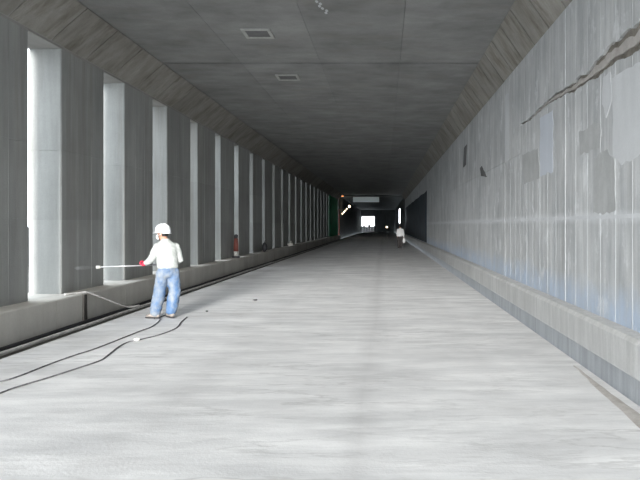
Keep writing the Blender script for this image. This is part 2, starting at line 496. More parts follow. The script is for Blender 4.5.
# ------------------------------------------------------------------ right wall
bm = bmesh.new()
box(bm, WR + 0.035, 3.3, -9, FAR_Y, -0.3, 6.0)
wall_right = tag(obj('wall_right', bm, 'wall_back'), 'pale streaked concrete side wall on the right', 'wall', kind='structure')
def gap_edges(y):
    """upper and lower edge of the ragged cold joint at depth y"""
    g = max(0.0, (11.6 - y) / 5.0)
    half = 0.018 + 0.065 * min(g, 1.3) + 0.07 * max(0.0, (8.4 - y) / 2.0)
    cz = 3.60 + 0.03 * math.sin(y * 2.1)
    lo = cz - half * (1 + 0.8 * noise.noise(Vector((y * 3.1, 0, 2)))) + 0.03 * noise.noise(Vector((y * 9, 4, 0)))
    hi = cz + half * (1 + 0.8 * noise.noise(Vector((y * 2.7, 9, 1)))) + 0.03 * noise.noise(Vector((y * 11, 1, 3)))
    return lo, max(hi, lo + 0.012)
PWID = 0.483
y = 6.99 - 6 * PWID
JOINT = 13.35
col = 0
while y < JOINT - 0.05:
    ya, yb = y + 0.004, min(y + PWID, JOINT) - 0.004
    nseg = 7
    ys = [ya + (yb - ya) * i / nseg for i in range(nseg + 1)]
    rows = []
    rows.append([(ya, CURB_RZ), (yb, CURB_RZ), (yb, 1.779), (ya, 1.779)])
    if y < 11.7:
        lo = [(q, gap_edges(q)[0]) for q in ys]; hi = [(q, gap_edges(q)[1]) for q in ys]
        rows.append([(ya, 1.781), (yb, 1.781)] + list(reversed(lo)))
        rows.append(hi + [(yb, HRZ), (ya, HRZ)])
    else:
        rows.append([(ya, 1.781), (yb, 1.781), (yb, 3.026), (ya, 3.026)])
        rows.append([(ya, 3.034), (yb, 3.034), (yb, HRZ), (ya, HRZ)])
    for poly in rows:
        b = bmesh.new(); plate(b, poly, WR, WR + 0.05)
        obj('panel', b, 'wall_right', wall_right)
    # pale fin squeezed out of the form joint
    b = bmesh.new()
    for (z0, z1) in ((CURB_RZ, 1.779), (1.79, gap_edges(y)[0] - .01 if y < 11.7 else 3.02), (gap_edges(y)[1] + .01 if y < 11.7 else 3.04, HRZ)):
        w_ = 0.009 if col == 10 else 0.002 + 0.004 * random.random()
        box(b, WR - (0.004 if col == 10 else 0.0015), WR + 0.02, y - w_, y + w_, z0, z1)
    obj('formwork_fin', b, 'fin', wall_right)
    y += PWID; col += 1
b = bmesh.new()
ys = [5.6 + i * 0.11 for i in range(50)]
poly = [(q, gap_edges(q)[0] + (gap_edges(q)[1] - gap_edges(q)[0]) * (.28 + .12 * noise.noise(Vector((q * 4, 7, 7))))) for q in ys]
poly += [(q, gap_edges(q)[0] + (gap_edges(q)[1] - gap_edges(q)[0]) * (.70 + .2 * noise.noise(Vector((q * 5, 2, 7))))) for q in reversed(ys)]
plate(b, poly, WR + 0.010, WR + 0.05)
obj('spalled_ridge', b, 'dirt', wall_right)
for (ya, yb, amp) in ((5.6, 13.3, .028), (13.4, 34, .022)):
    ys = [ya + i * (yb - ya) / 90 for i in range(91)]
    b = bmesh.new()
    plate(b, [(q, 1.772 - amp * (.4 + 1.4 * abs(noise.noise(Vector((q * 6, 1, 4)))))) for q in ys] + [(q, 1.785 + amp * (.3 + 1.2 * abs(noise.noise(Vector((q * 7, 8, 4)))))) for q in reversed(ys)], WR - .003, WR + .01)
    obj('lift_fin', b, 'patch_pale', wall_right)
# beyond the construction joint larger pours
def big_run(y0, y1, step, rows):
    y = y0
    while y < y1 - 0.1:
        st = min(step, y1 - y)
        for (z0, z1) in rows:
            b = bmesh.new(); plate(b, [(y + .007, z0 + .004), (y + st - .007, z0 + .004), (y + st - .007, z1 - .004), (y + .007, z1 - .004)], WR, WR + 0.05)
            obj('panel', b, 'wall_right', wall_right)
        y += st
big_run(JOINT + 0.03, 27.5, 1.22, [(CURB_RZ, 1.78), (1.78, 3.03), (3.03, HRZ)])
big_run(27.5, FAR_Y, 5.0, [(CURB_RZ, 1.78), (1.78, HRZ)])
big_run(-9, 6.99 - 6 * PWID - 0.01, 3.3, [(CURB_RZ, 1.78), (1.78, HRZ)])
# vertical fins of the far pours, too fine to pick apart
b = bmesh.new()
y = JOINT + 0.4
while y < 40:
    if random.random() < 0.65:
        z0 = random.choice((CURB_RZ, 1.8)); z1 = random.choice((1.77, 3.0, HRZ))
        if z1 > z0 + .3: box(b, WR - 0.002, WR + 0.01, y - 0.005, y + 0.005, z0, z1)
    y += 0.41
tag(obj('formwork_fin', b, 'fin', wall_right), kind='stuff')

def patch(mat, pts_px, parent=wall_right, name='mortar_patch', x=WR, proud=0.0018, jag=0.02):
    """skim of mortar on the right wall, outline given where it was seen on the wall plane"""
    poly = []
    for px, py in pts_px:
        Y = FPX * WR / (px - VX)
        poly.append((Y, CAMH - (py - VY) / FPX * Y))
    out = []
    for i in range(len(poly)):
        a, c = poly[i], poly[(i + 1) % len(poly)]
        for k in range(9):
            t = k / 9
            q = Vector((a[0] + (c[0] - a[0]) * t, a[1] + (c[1] - a[1]) * t, 0))
            if k: q += Vector((noise.noise(q * 7), noise.noise(q * 7 + Vector((9, 9, 9))), 0)) * jag * 2.2
            out.append((q.x, q.y))
    b = bmesh.new(); plate(b, out, x - proud, x + 0.01)
    return obj(name, b, mat, parent)
patch('patch_blue', [(540, 118), (553, 110), (553, 172), (540, 176)])
patch('patch_pale', [(612, 78), (639, 62), (655, 60), (650, 150), (632, 160), (620, 163), (613, 155)])
patch('patch_pale', [(603, 78), (611, 72), (612, 100), (606, 118), (602, 104)])
patch('patch_dark', [(579, 132), (592, 125), (601, 122), (600, 148), (580, 155)])
patch('patch_dark', [(594, 158), (606, 150), (614, 158), (616, 210), (605, 214), (593, 213)])
patch('patch_dark', [(522, 155), (538, 148), (540, 178), (524, 184)])
patch('patch_hole', [(480, 168), (482, 166), (487, 177), (481, 176)], jag=0.01)
patch('patch_hole', [(464, 148), (467, 144), (466, 165), (463, 168)], jag=0.01)
patch('patch_pale', [(505, 96), (509, 92), (509, 160), (505, 163)], jag=0.015)

# right curb with an overhanging upper course
bm = bmesh.new()
prism(bm, [(2.50, 0.20), (2.42, 0.20), (2.405, 0.225), (2.40, 0.535), (2.435, CURB_RZ), (WR + 0.06, CURB_RZ + 0.005), (WR + 0.06, 0.20)], -9, FAR_Y)
tag(obj('trim_3', bm, 'curb_right'), 'pale concrete curb with an overhanging top course below the right wall', 'curb', kind='structure')

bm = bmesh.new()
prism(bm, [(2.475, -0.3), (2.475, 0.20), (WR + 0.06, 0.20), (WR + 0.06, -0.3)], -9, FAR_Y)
tag(obj('trim_4', bm, 'plinth'), 'darker foot course set back under the right curb', 'curb', kind='structure')

# haunch, ceiling
bm = bmesh.new()
prism(bm, [(HL - 0.05, CEIL + 0.09), (HL - 0.05, 6.0), (3.3, 6.0), (3.3, HRZ + 0.0), (WR + 0.05, HRZ + 0.01), (HR + 0.05, CEIL + 0.06), (HR + 0.02, CEIL + 0.09)], PORTAL_Y, FAR_Y)
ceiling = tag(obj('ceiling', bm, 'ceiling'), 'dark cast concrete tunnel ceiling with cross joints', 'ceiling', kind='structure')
n2_ = Vector((-(CEIL - HRZ), 0, -(WR - HR))).normalized()
t2 = 0.06
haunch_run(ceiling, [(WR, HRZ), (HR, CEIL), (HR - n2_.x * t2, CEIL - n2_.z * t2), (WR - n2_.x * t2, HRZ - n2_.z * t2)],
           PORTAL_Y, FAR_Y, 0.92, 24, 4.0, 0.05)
JY = [PORTAL_Y, 0.2, 4.9, 9.6, 14.3, 19.0, 23.7, 28.4, 33.1, 45, 61, FAR_Y]
XS = [HL, -3.28, -1.46, 0.36, HR]
cache = {}
for a, c in zip(JY, JY[1:]):
    for xa, xb in zip(XS, XS[1:]):
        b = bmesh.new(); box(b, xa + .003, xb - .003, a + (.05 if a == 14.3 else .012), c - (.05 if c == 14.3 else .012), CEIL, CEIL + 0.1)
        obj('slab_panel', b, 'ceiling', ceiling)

for (px, py, lab) in ((258, 33, 'square hatch in the ceiling with a pale chipped frame, nearest the camera'),
                      (288, 77, 'square ceiling hatch just beyond the straight cross joint')):
    Y = FPX * (CEIL - CAMH) / (VY - py); X = (px - VX) / FPX * Y
    h = empty('ceiling_hatch', (X, Y, CEIL), lab, 'hatch', 'ceiling hatches')
    b = bmesh.new()
    for (x0, x1, y0, y1) in ((-.28, .28, -.28, -.215), (-.28, .28, .215, .28), (-.28, -.215, -.215, .215), (.215, .28, -.215, .215)):
        box(b, x0, x1, y0, y1, -0.03, 0.004, 0.006)
    obj('frame', b, 'hatch_frame', h)
    b = bmesh.new(); box(b, -.215, .215, -.215, .215, -0.012, 0.004)
    obj('cover', b, 'hatch_cover', h)
# short white lime run on the ceiling
b = bmesh.new()
p0, p1 = (-1.12, 10.35), (-1.0, 10.9)
for i in range(6):
    q = i / 5
    X = p0[0] + (p1[0] - p0[0]) * q + 0.03 * math.sin(i * 2); Y = p0[1] + (p1[1] - p0[1]) * q
    blob(b, (X, Y, CEIL - 0.002), (0.03, 0.07, 0.008), 1)
obj('lime_run', b, 'patch_pale', ceiling)

# ------------------------------------------------------------------ outside: open trench on the left, approach behind the camera
bm = bmesh.new()
box(bm, -14, PX - PT - 0.1, -9, FAR_Y, -0.4, 0.1)
tag(obj('ground', bm, 'trench'), 'dark floor of the open trench behind the left pillars', 'ground', kind='structure')
bm = bmesh.new()
box(bm, -14.6, -14, -9, FAR_Y, -0.4, 1.6)
tag(obj('wall_outer', bm, 'outer'), 'retaining wall of the open trench behind the left pillars', 'wall', kind='structure')
bm = bmesh.new()
box(bm, -14.6, PX - PT, COVER_Y, END_Y, SLOT_TOP + .05, 6.0)  # out of view, placed to dim the far slots
box(bm, -14.6, PX - PT, FAR_Y, FAR_Y + .4, -.4, 6.0)
tag(obj('wall_shade_cover', bm, 'far'), 'unseen roof slab over the trench, set to dim the far slots', 'roof', kind='structure')

# ------------------------------------------------------------------ far section of the tunnel
bm = bmesh.new()
prism(bm, [(-6.3, -.3), (-5.6, -.3), (-5.6, 5.3), (2.6, 5.3), (2.6, -.3), (3.3, -.3), (3.3, 6), (-6.3, 6)], FAR_Y, END_Y)
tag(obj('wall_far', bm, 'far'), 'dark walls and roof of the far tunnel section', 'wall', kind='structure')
# end wall with the exit opening
ex0, ex1, ez1 = -5.35, -2.30, 3.75
bm = bmesh.new()
box(bm, -5.6, ex0, END_Y - .6, END_Y, -.3, 5.3)
box(bm, ex1, 2.6, END_Y - .6, END_Y, -.3, 5.3)
box(bm, ex0, ex1, END_Y - .6, END_Y, ez1, 5.3)
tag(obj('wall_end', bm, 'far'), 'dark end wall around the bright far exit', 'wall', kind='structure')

def thing_box(name, label, cat, bxs, mat, bevel=0.0, kind=None):
    b = bmesh.new()
    for q in bxs: box(b, *q, bevel)
    return tag(obj(name, b, mat), label, cat, kind=kind)

# hoarding in front of the exit
h = empty('site_hoarding', (-3.8, END_Y - 4, 0), 'dark hoarding boards standing before the bright far exit', 'hoarding')
for i in range(6):
    b = bmesh.new(); hh = (1.35, 1.5, 1.25, 1.72, 1.3, 1.45)[i]
    box(b, -1.75 + i * .6, -1.17 + i * .6, -.03, .03, 0, hh, 0.01); obj('board', b, 'board_dark', h)
b = bmesh.new(); box(b, -1.8, 1.9, .03, .09, .5, .6); box(b, -1.8, 1.9, .03, .09, 1.0, 1.1); obj('rail', b, 'board_dark', h)

# pale header beam with painted-in lamp glow, and lamps at the far portal
a0 = at(353, 197, 80); a1 = at(379, 202, 80)
thing_box('header_beam', 'wide pale header beam below the far tunnel roof, lamplight put in as glow', 'lamp', [(a0.x, a1.x, 80, 80.5, a1.z, 5.295)], 'beam_glow', 0.02)

def batten(px, py, Y, mat, label, w=0.55, hgt=0.14, cat='lamp'):
    p = at(px, py, Y)
    t = empty('tunnel_lamp', (p.x, p.y, p.z), label, cat, 'lamps in the far tunnel')
    b = bmesh.new(); box(b, -w / 2 - .04, w / 2 + .04, -.08, .08, hgt * .5, hgt * .5 + .12, .01); obj('housing', b, 'lamp_body', t)
    b = bmesh.new(); tube(b, [(0, 0, hgt * .5 + .1), (0, 0, 5.3 - p.z)], 0.02, 6); obj('hanger', b, 'lamp_body', t)
    b = bmesh.new(); tube(b, [(-w / 2, 0, 0), (-w / 2 + .03, 0, 0), (w / 2 - .03, 0, 0), (w / 2, 0, 0)], [(.5 * hgt,) * 2, (.6 * hgt,) * 2, (.6 * hgt,) * 2, (.5 * hgt,) * 2], 10); obj('tube', b, mat, t, smooth=True)
    return t
batten(340.5, 195.5, 77.6, 'lamp_orange', 'orange lamp at the upper left corner of the far portal', 0.75, 0.2)
batten(346.5, 192.8 + 1.4, 78.6, 'lamp_orange', 'dim orange lamp right of the corner lamp at the far portal', 0.7, 0.12)
batten(389.5, 195.5, 79, 'lamp_dim', 'dim greyish lamp under the far roof on the right', 0.5, 0.14)

# slanting string of work lights
A, B = at(349.3, 206, 82), at(341, 215, 82)
st = empty('light_string', (B.x, B.y, B.z), 'slanting string of warm work lights by the far left wall', 'lights')
b = bmesh.new(); tube(b, [A - B, Vector((0, 0, 0))], 0.02, 6); obj('cable', b, 'black_rubber', st)
for i, (q, r) in enumerate(((0, .15), (.3, .07), (.48, .07), (.64, .08), (.82, .08), (1.0, .06))):
    b = bmesh.new(); p = (A - B) * (1 - q); blob(b, p - Vector((0, 0, r * .4)), (r, r, r * 1.15), 2)
    o = obj('bulb', b, 'lamp_warm', st, smooth=True)
    b = bmesh.new(); tube(b, [p + Vector((0, 0, r * .5)), p + Vector((0, 0, r * 1.2))], r * .45, 8); obj('socket', b, 'black_rubber', o)
# link string to the wall and roof
b = bmesh.new(); tube(b, [A - B, A - B + Vector((0, 0, 5.3 - A.z))], 0.015, 6); obj('tie_wire', b, 'black_rubber', st)
b = bmesh.new(); tube(b, [(0, 0, 0), (-5.6 - B.x, 0, 0.0)], 0.015, 6); obj('tie_wire', b, 'black_rubber', st)

p0_ = Vector((-5.50, 76.2, SILL))
b = bmesh.new(); zt = at(339, 209, 76.2).z - SILL
tube(b, [(0, 0, 0), (0, 0, .04), (0, 0, .041), (0, 0, zt - .02), (0, 0, zt)], [.12, .12, .045, .045, .02], 10)
tag(obj('marker_pole', b, 'red_paint', None, (p0_.x, p0_.y, SILL)), 'thin red pole at the left side of the far portal', 'pole')

pt = at(399.7, 223, 74); zt = at(399.7, 209, 74).z
tl = empty('tube_light', (pt.x, pt.y, 0), 'upright white tube light above the far white clad worker', 'lamp')
b = bmesh.new(); tube(b, [(0, 0, pt.z), (0, 0, zt)], .065, 8); obj('tube', b, 'lamp_white', tl, smooth=True)
b = bmesh.new(); tube(b, [(0, 0.10, 0.03), (0, 0.10, zt + .1)], .03, 8)
for a_ in range(3):
    c_, s_ = math.cos(a_ * 2.094), math.sin(a_ * 2.094); tube(b, [(0, .1, .5), (.35 * c_, .1 + .35 * s_, 0.02)], .02, 6)
box(b, -.03, .03, 0.02, .12, pt.z, pt.z + .06); box(b, -.03, .03, 0.02, .12, zt - .06, zt)
obj('stand', b, 'lamp_body', tl)

wl = fl(387, 240.5); wl.y = 70; wl.x = (387 - VX) / FPX * 70
w_ = empty('work_lamp', (wl.x, wl.y, 0), 'small yellowish work lamp on a tripod in the far tunnel', 'lamp')
zl = at(387, 227, 70).z
b = bmesh.new(); tube(b, [(0, 0, .4), (0, 0, zl - .1)], .02, 6)
for a_ in range(3):
    c_, s_ = math.cos(a_ * 2.094), math.sin(a_ * 2.094); tube(b, [(0, 0, .55), (.3 * c_, .3 * s_, 0.015)], .018, 6)
obj('tripod', b, 'lamp_body', w_)
b = bmesh.new(); box(b, -.14, .14, -.04, .08, -.12, .12, .02); o = obj('lamp_head', b, 'lamp_body', w_, (0, 0, zl))
b = bmesh.new(); box(b, -.11, .06, -.05, -.038, -.09, .07); obj('lens', b, emit and 'lamp_warm', o)

# hung dark sheet, and an added green sheet standing in for lamp glow
def sheet(name, label, mat, x, y0, y1, z0, z1, amp, sign, n=60):
    b = bmesh.new(); rows = []
    for i in range(n + 1):
        q = i / n; yy = y0 + (y1 - y0) * q
        xx = x + sign * (amp * (0.5 + 0.5 * math.sin(yy * 2.3)) + amp * .8 * noise.noise(Vector((yy * 1.7, 3, 1))) + amp)
        zt = z1 + 0.03 * math.sin(yy * .9)
        rows.append([(xx, yy, z0), (xx + sign * amp * .3 * math.sin(yy * 5), yy, (z0 + zt) / 2), (x + sign * .02, yy, zt)])
    front = [[b.verts.new(p) for p in r] for r in rows]
    back = [[b.verts.new((p[0] - sign * .012, p[1], p[2])) for p in r] for r in rows]
    for g in (front, back):
        for i in range(n):
            for j in range(2): b.faces.new((g[i][j], g[i + 1][j], g[i + 1][j + 1], g[i][j + 1]))
    for i in range(n):
        b.faces.new((front[i][0], front[i + 1][0], back[i + 1][0], back[i][0])); b.faces.new((front[i][2], front[i + 1][2], back[i + 1][2], back[i][2]))
    for i in (0, n):
        for j in range(2): b.faces.new((front[i][j], front[i][j + 1], back[i][j + 1], back[i][j]))
    return tag(obj(name, b, mat, smooth=True), label, 'sheet')
sheet('wall_sheet', 'dark blue protective sheet hung along the far right wall', 'tarp_dark', WR, 37.6, 75.5, 0.62, 3.75, 0.03, -1)
sheet('green_glow_sheet', 'added green sheet over the far left pillars, lamp glow put into its colour', 'green_glow', PX + .05, 64, 75.8, 0.48, 4.78, 0.03, 1, 30)

# ------------------------------------------------------------------ pipe, cable, hoses
def run(name, pts, r, mat, label, cat, seg=8, group=None):
    b = bmesh.new(); tube(b, pts, r, seg)
    return tag(obj(name, b, mat, smooth=True), label, cat, group)
pts = [(-5.06 + 0.035 * noise.noise(Vector((y * .35, 1, 0))), y, -0.022 + 0.014 * noise.noise(Vector((y * .6, 5, 0)))) for y in [4 + i * .5 for i in range(140)]]
run('service_pipe', pts, 0.03, 'pale_pipe', 'pale plastic pipe lying in the gutter beside the left curb', 'pipe')
pts = [(-5.235 + 0.02 * noise.noise(Vector((y * .5, 2, 0))), y, -0.02 + 0.01 * noise.noise(Vector((y * .6, 8, 0)))) for y in [4 + i * .5 for i in range(140)]]
run('black_cable', pts, 0.032, 'black_rubber', 'thick black cable lying against the foot of the left curb', 'cable')

def floor_path(pp, r=0.016): return spline([tuple(fl(x, y, r)) for x, y in pp], 6)
HR_ = 0.0085
run('floor_hose', floor_path([(-30, 386), (0, 381.5), (19, 376), (47, 365), (75, 355), (94, 349), (125, 337), (140, 331), (151, 327), (158, 322), (160, 319)], HR_), HR_, 'hose',
    'thin dark hose on the floor leading to the worker in jeans, farther from camera', 'hose', group='hoses on the floor')
run('floor_hose', floor_path([(-30, 404), (0, 393), (12, 388.5), (30, 383), (47, 378), (78, 368), (100, 360.5), (108, 355), (119, 346.5), (128, 342), (138, 340), (160, 334.5), (176, 328), (181, 322), (187, 317)], HR_), HR_, 'hose',
    'wavy dark hose on the floor nearer the camera', 'hose', group='hoses on the floor')

# pale hose hanging over the ledge + dark strip set upright at the curb
ledge = lambda px, py, z: fl(px, py, z)
q = [at(72, 296.5, FPX * (CAMH - SILL - .03) / (296.5 - VY))]
pA = Vector((-5.45, 9.9, SILL + .02)); pB = Vector((-5.36, 11.02, SILL + .022)); pB2 = Vector((-5.29, 11.16, SILL + .005)); pC = Vector((-5.10, 12.35, 0.06))
pA = Vector((-5.52, 10.75, SILL + .018))
run('pale_rod', spline([pA, pB, pB2, (pB2 + pC) / 2 + Vector((0.03, 0, -.015)), pC, Vector((-5.0, 12.7, 0.035))], 6), 0.018, 'pale_pipe', 'pale hose slanting from the left ledge down to the gutter', 'hose')
bm = bmesh.new()
yb = 11.05
plate(bm, [(yb - .07, -.06), (yb + .07, -.06), (yb + .055, .25), (yb + .05, .44), (yb - .05, .45), (yb - .06, .2)], CURB_L + .004, CURB_L + .032)
tag(obj('curb_strip', bm, 'strip_dark'), 'dark upright strip against the left curb under the slanting hose', 'board')

# ------------------------------------------------------------------ small things
bm = bmesh.new()
ys = [3.4 + i * .2 for i in range(21)]
tp, bt = [], []
for yv in ys:
    f = max(0.0, (7.4 - yv) / 4.0)
    xo = 2.27 + .02 * noise.noise(Vector((yv * 3, 0, 0))); xi = xo - 0.02 - 0.24 * f + .04 * noise.noise(Vector((yv * 4, 5, 0)))
    tp.append([bm.verts.new((xo, yv, 0.0005)), bm.verts.new(((xo + xi) / 2, yv, 0.012)), bm.verts.new((min(xi, xo - .01), yv, 0.0005))])
for a, c in zip(tp, tp[1:]):
    for j in range(2): bm.faces.new((a[j], c[j], c[j + 1], a[j + 1]))
tag(obj('dirt', bm, 'dirt', smooth=True), 'brown dirt streak on the floor beside the right curb', 'dirt', kind='stuff')

def stone(px, py, r, label, mat='stone_dark', z=0.0, loc=None):
    p = loc or fl(px, py, z)
    b = bmesh.new(); vs_ = blob(b, (0, 0, r * .5), (r, r * .8, r * .55), 2)
    for v in vs_: v.co += v.co.normalized() * r * .3 * noise.noise(v.co * 14 + Vector((px, py, 0)))
    lo = min(v.co.z for v in b.verts)
    for v in b.verts: v.co.z -= lo
    return tag(obj('stone', b, mat, None, p), label, 'stone')
stone(255, 301, .05, 'small dark stone lying alone on the floor right of the worker')
stone(207, 312, .028, 'dark pebble on the floor just right of the worker')
stone(137, 341, .05, 'pale lump on the floor between the two hoses', 'bag_white')

# red bollard on the ledge
zc = SILL
Yc = 23.2
bp_ = Vector((-5.52, Yc, SILL))
t = empty('safety_bollard', tuple(bp_), 'faded red safety bollard with dark top standing on the left ledge', 'bollard')
b = bmesh.new(); tube(b, [(0, 0, 0), (0, 0, .05), (0, 0, .06)], [.14, .14, .10], 14); obj('base', b, 'dark_cap', t)
b = bmesh.new(); tube(b, [(0, 0, .06), (0, 0, .24)], [.085, .082], 14); obj('white_band', b, 'hatch_frame', t, smooth=True)
b = bmesh.new(); tube(b, [(0, 0, .24), (0, 0, .5), (0, 0, .72)], [.095, .088, .07], 14); obj('body', b, 'red_faded', t, smooth=True)
b = bmesh.new(); tube(b, [(0, 0, .72), (0, 0, .78), (0, 0, .84), (0, 0, .87)], [.06, .075, .07, .03], 14); obj('cap', b, 'dark_cap', t, smooth=True)

def bundle(px, Yv, r, mat, label, nm, cat):
    X = (px - VX) / FPX * Yv
    b = bmesh.new()
    for v in blob(b, (0, 0, r[2]), r, 2): v.co += Vector((0, 0, 1)) * .12 * r[2] * noise.noise(v.co * 9)
    lo = min(v.co.z for v in b.verts)
    for v in b.verts: v.co.z = max(v.co.z - lo - .01, 0)
    tube(b, [(0, 0, r[2] * 1.7), (0.02, 0, r[2] * 2.2), (0.05, 0, r[2] * 2.5)], [r[0] * .25, r[0] * .12, r[0] * .22], 8)
    return tag(obj(nm, b, mat, None, (X, Yv, SILL), True), label, cat)
bundle(290.5, 35.8, (.18, .2, .12), 'bag_white', 'small pale tied bag on the left ledge in the distance', 'tied_bag', 'bag')
bundle(264.5, 28.3, (.13, .15, .22), 'dark_cap', 'dark tied sack on the left ledge left of the pale bag', 'tied_bag', 'bag')

# ------------------------------------------------------------------ people
def hand_bm(b, wrist, palm_dir, side_dir, s=1.0, curl=1.0):
    """palm plus five bent fingers; palm_dir: towards knuckles, side_dir: towards thumb, fingers curl to palm normal"""
    d = palm_dir.normalized(); t = (side_dir - d * side_dir.dot(d)).normalized(); nrm = d.cross(t).normalized()
    P = lambda a, c, e: wrist + (d * a + t * c + nrm * e) * s
    limb(b, [P(0, 0, 0), P(.045, 0, 0), P(.085, 0, 0)], [(.028 * s, .020 * s), (.040 * s, .018 * s), (.040 * s, .016 * s)], 12, nrm)
    for k, (off, ln) in enumerate(((.030, .072), (.010, .080), (-.011, .075), (-.031, .060))):
        a = .09; e = 0
        pts = [P(a - .015, off, 0)]
        ang = 0
        for seg_l, bend in ((.40, 55 * curl), (.33, 70 * curl), (.27, 45 * curl)):
            ang += math.radians(bend)
            a += math.cos(ang) * ln * seg_l; e += math.sin(ang) * ln * seg_l
            pts.append(P(a, off, e))
        limb(b, pts, [.0095 * s, .009 * s, .0085 * s, .0075 * s], 8, t)
    pts = [P(.025, .030, .004), P(.050, .052, .016), P(.066, .048, .040), P(.070, .030, .054)]
    limb(b, pts, [.012 * s, .011 * s, .010 * s, .009 * s], 8, d)

def worker(name, loc, label, J, mats, gloves=True, helmet=True, mask=True):
    R = empty(name, loc, label, 'person')
    V = lambda k: Vector(J[k])
    face = math.radians(J['head_yaw']); tors = math.radians(J['torso_yaw'])
    fwd = Vector((-math.sin(tors), math.cos(tors), 0)); right = Vector((math.cos(tors), math.sin(tors), 0))
    hf = Vector((-math.sin(face), math.cos(face), 0)); hr = Vector((math.cos(face), math.sin(face), 0))
    up = Vector((0, 0, 1))
    hc = V('head')
    # ---- body: one continuous surface
    b = bmesh.new()
    H = lambda f, r, u: hc + hf * f + hr * r + up * u
    tube(b, [H(.005, 0, -.105), H(.012, 0, -.085), H(.008, 0, -.05), H(0, 0, 0), H(-.01, 0, .05), H(-.012, 0, .085), H(-.012, 0, .108)],
         [(.025, .035), (.045, .065), (.062, .082), (.073, .094), (.074, .095), (.055, .072), (.02, .03)], 18, hf)
    limb(b, [H(.095, 0, .0), H(.108, 0, -.022), H(.100, 0, -.032)], [.010, .015, .010], 8, hr)     # nose
    limb(b, [H(.085, -.018, -.058), H(.088, 0, -.058), H(.085, .018, -.058)], [.010, .012, .010], 8, up)   # lips
    limb(b, [H(.086, -.04, .022), H(.092, 0, .024), H(.086, .04, .022)], [.011, .010, .011], 8, up)   # brow
    for s in (-1, 1):
        limb(b, [H(-.005, s * .076, .018), H(-.012, s * .084, 0), H(-.008, s * .078, -.025)], [(.008, .016), (.009, .019), (.007, .012)], 8, hf)
    neck, chest, pelvis = V('neck'), V('chest'), V('pelvis')
    limb(b, [hc + up * -.06 - hf * .012, neck], [.055, .060], 12, fwd)
    limb(b, [neck + up * -.02, chest, pelvis + up * .10, pelvis], [(.10, .07), (.155, .10), (.135, .09), (.15, .10)], 16, fwd)
    for s in 'LR':
        limb(b, [V('sh' + s), V('el' + s), V('ha' + s)], [.048, .036, .026], 10, fwd)
        limb(b, [V('hip' + s), V('kn' + s), V('an' + s)], [.078, .055, .040], 10, fwd)
    remeshed('body', b, 'skin', R, 0.012, 3)
    for sd_ in (-1, 1):
        b = bmesh.new(); blob(b, H(.0805, sd_ * .031, .004), (.011, .011, .008), 2)
        ey = obj('eye', b, 'mask', R, smooth=True)
        b = bmesh.new(); blob(b, H(.0885, sd_ * .031, .004), (.0048, .0048, .0048), 1)
        obj('pupil', b, 'hair', ey, smooth=True)
    # ---- hair below the helmet
    b = bmesh.new()
    tube(b, [H(-.030, 0, -.045), H(-.030, 0, -.02), H(-.022, 0, .02), H(-.018, 0, .08), H(-.015, 0, .112)], [(.060, .066), (.070, .076), (.080, .087), (.068, .076), (.02, .02)], 16, hf)
    remeshed('hair', b, 'hair', R, 0.012, 2)
    if helmet:
        b = bmesh.new(); seg = 28; rings = []
        prof = [(.165, .012), (.158, .020), (.134, .022), (.133, .055), (.127, .100), (.107, .140), (.068, .166), (.02, .176)]
        for (r_, z_) in prof:
            ring = []
            for k in range(seg):
                a = 2 * math.pi * k / seg; cf, sf = math.cos(a), math.sin(a)
                rr = r_
                if z_ < .0215: rr = .134 + (r_ - .134) * (0.45 + 1.25 * max(0, cf) ** 3)
                ring.append(b.verts.new(H(-.005 + rr * 1.08 * cf, rr * .92 * sf, z_ + .012 - (0.016 * max(0, -cf) + .012 * max(0, cf) ** 2) * (1 if z_ < .04 else .3))))
            rings.append(ring)
        for a, c in zip(rings, rings[1:]):
            for k in range(seg): b.faces.new((a[k], a[(k + 1) % seg], c[(k + 1) % seg], c[k]))
        b.faces.new(rings[-1])
        inner = [b.verts.new(v.co * 1.0 + (hc - v.co) * .12 + up * .012) for v in rings[0]]
        for k in range(seg): b.faces.new((rings[0][k], inner[k], inner[(k + 1) % seg], rings[0][(k + 1) % seg]))
        b.faces.new(list(reversed(inner)))
        hl = obj('helmet', b, mats['helmet'], R, smooth=True)
        b = bmesh.new(); tube(b, [H(.11, 0, .148), H(.04, 0, .184), H(-.05, 0, .186), H(-.125, 0, .145)], [(.012, .006), (.017, .008), (.017, .008), (.012, .006)], 8, up)
        obj('ridge', b, mats['helmet'], hl, smooth=True)
        b = bmesh.new()
        for s in (-1, 1): tube(b, [H(.005, s * .088, .03), H(.03, s * .080, -.05), H(.045, s * .03, -.112), H(.045, 0, -.118)], .005, 6)
        obj('chin_strap', b, 'dark_cap', hl)
    if mask:
        b = bmesh.new(); blob(b, H(.088, 0, -.052), (.048, .040, .050), 3, Matrix((hr, hf, up)).transposed())
        mk = obj('dust_mask', b, 'mask', R, smooth=True)
        for s in (-1, 1):
            b = bmesh.new(); tube(b, [H(.075, s * .042, -.045), H(.03, s * .080, -.02), H(-.03, s * .088, .0)], .004, 6)
            obj('strap', b, 'mask', mk)
    # ---- shirt
    b = bmesh.new()
    hem = pelvis + up * J.get('hem', .02)
    mid = (chest + pelvis) * .5
    tube(b, [neck + up * .012 - fwd * .01, neck + up * -.03 - fwd * .012, neck + up * -.075 - fwd * .01, chest + up * .02, mid + up * .03, hem + up * .06, hem],
         [(.075, .070), (.130, .090), (.195, .118), (.205, .135), (.192, .138), (.185, .138), (.188, .142)], 20, fwd)
    for s in 'LR':
        sh, el, ha = V('sh' + s), V('el' + s), V('ha' + s)
        cuff = el + (ha - el) * J.get('cuff', .72)
        limb(b, [sh, (sh + el) / 2, el, (el + cuff) / 2, cuff], [.082, .074, .066, .058, .052], 12, fwd)
    remeshed('shirt', b, mats['shirt'], R, 0.013, 4, 0.010, 9)
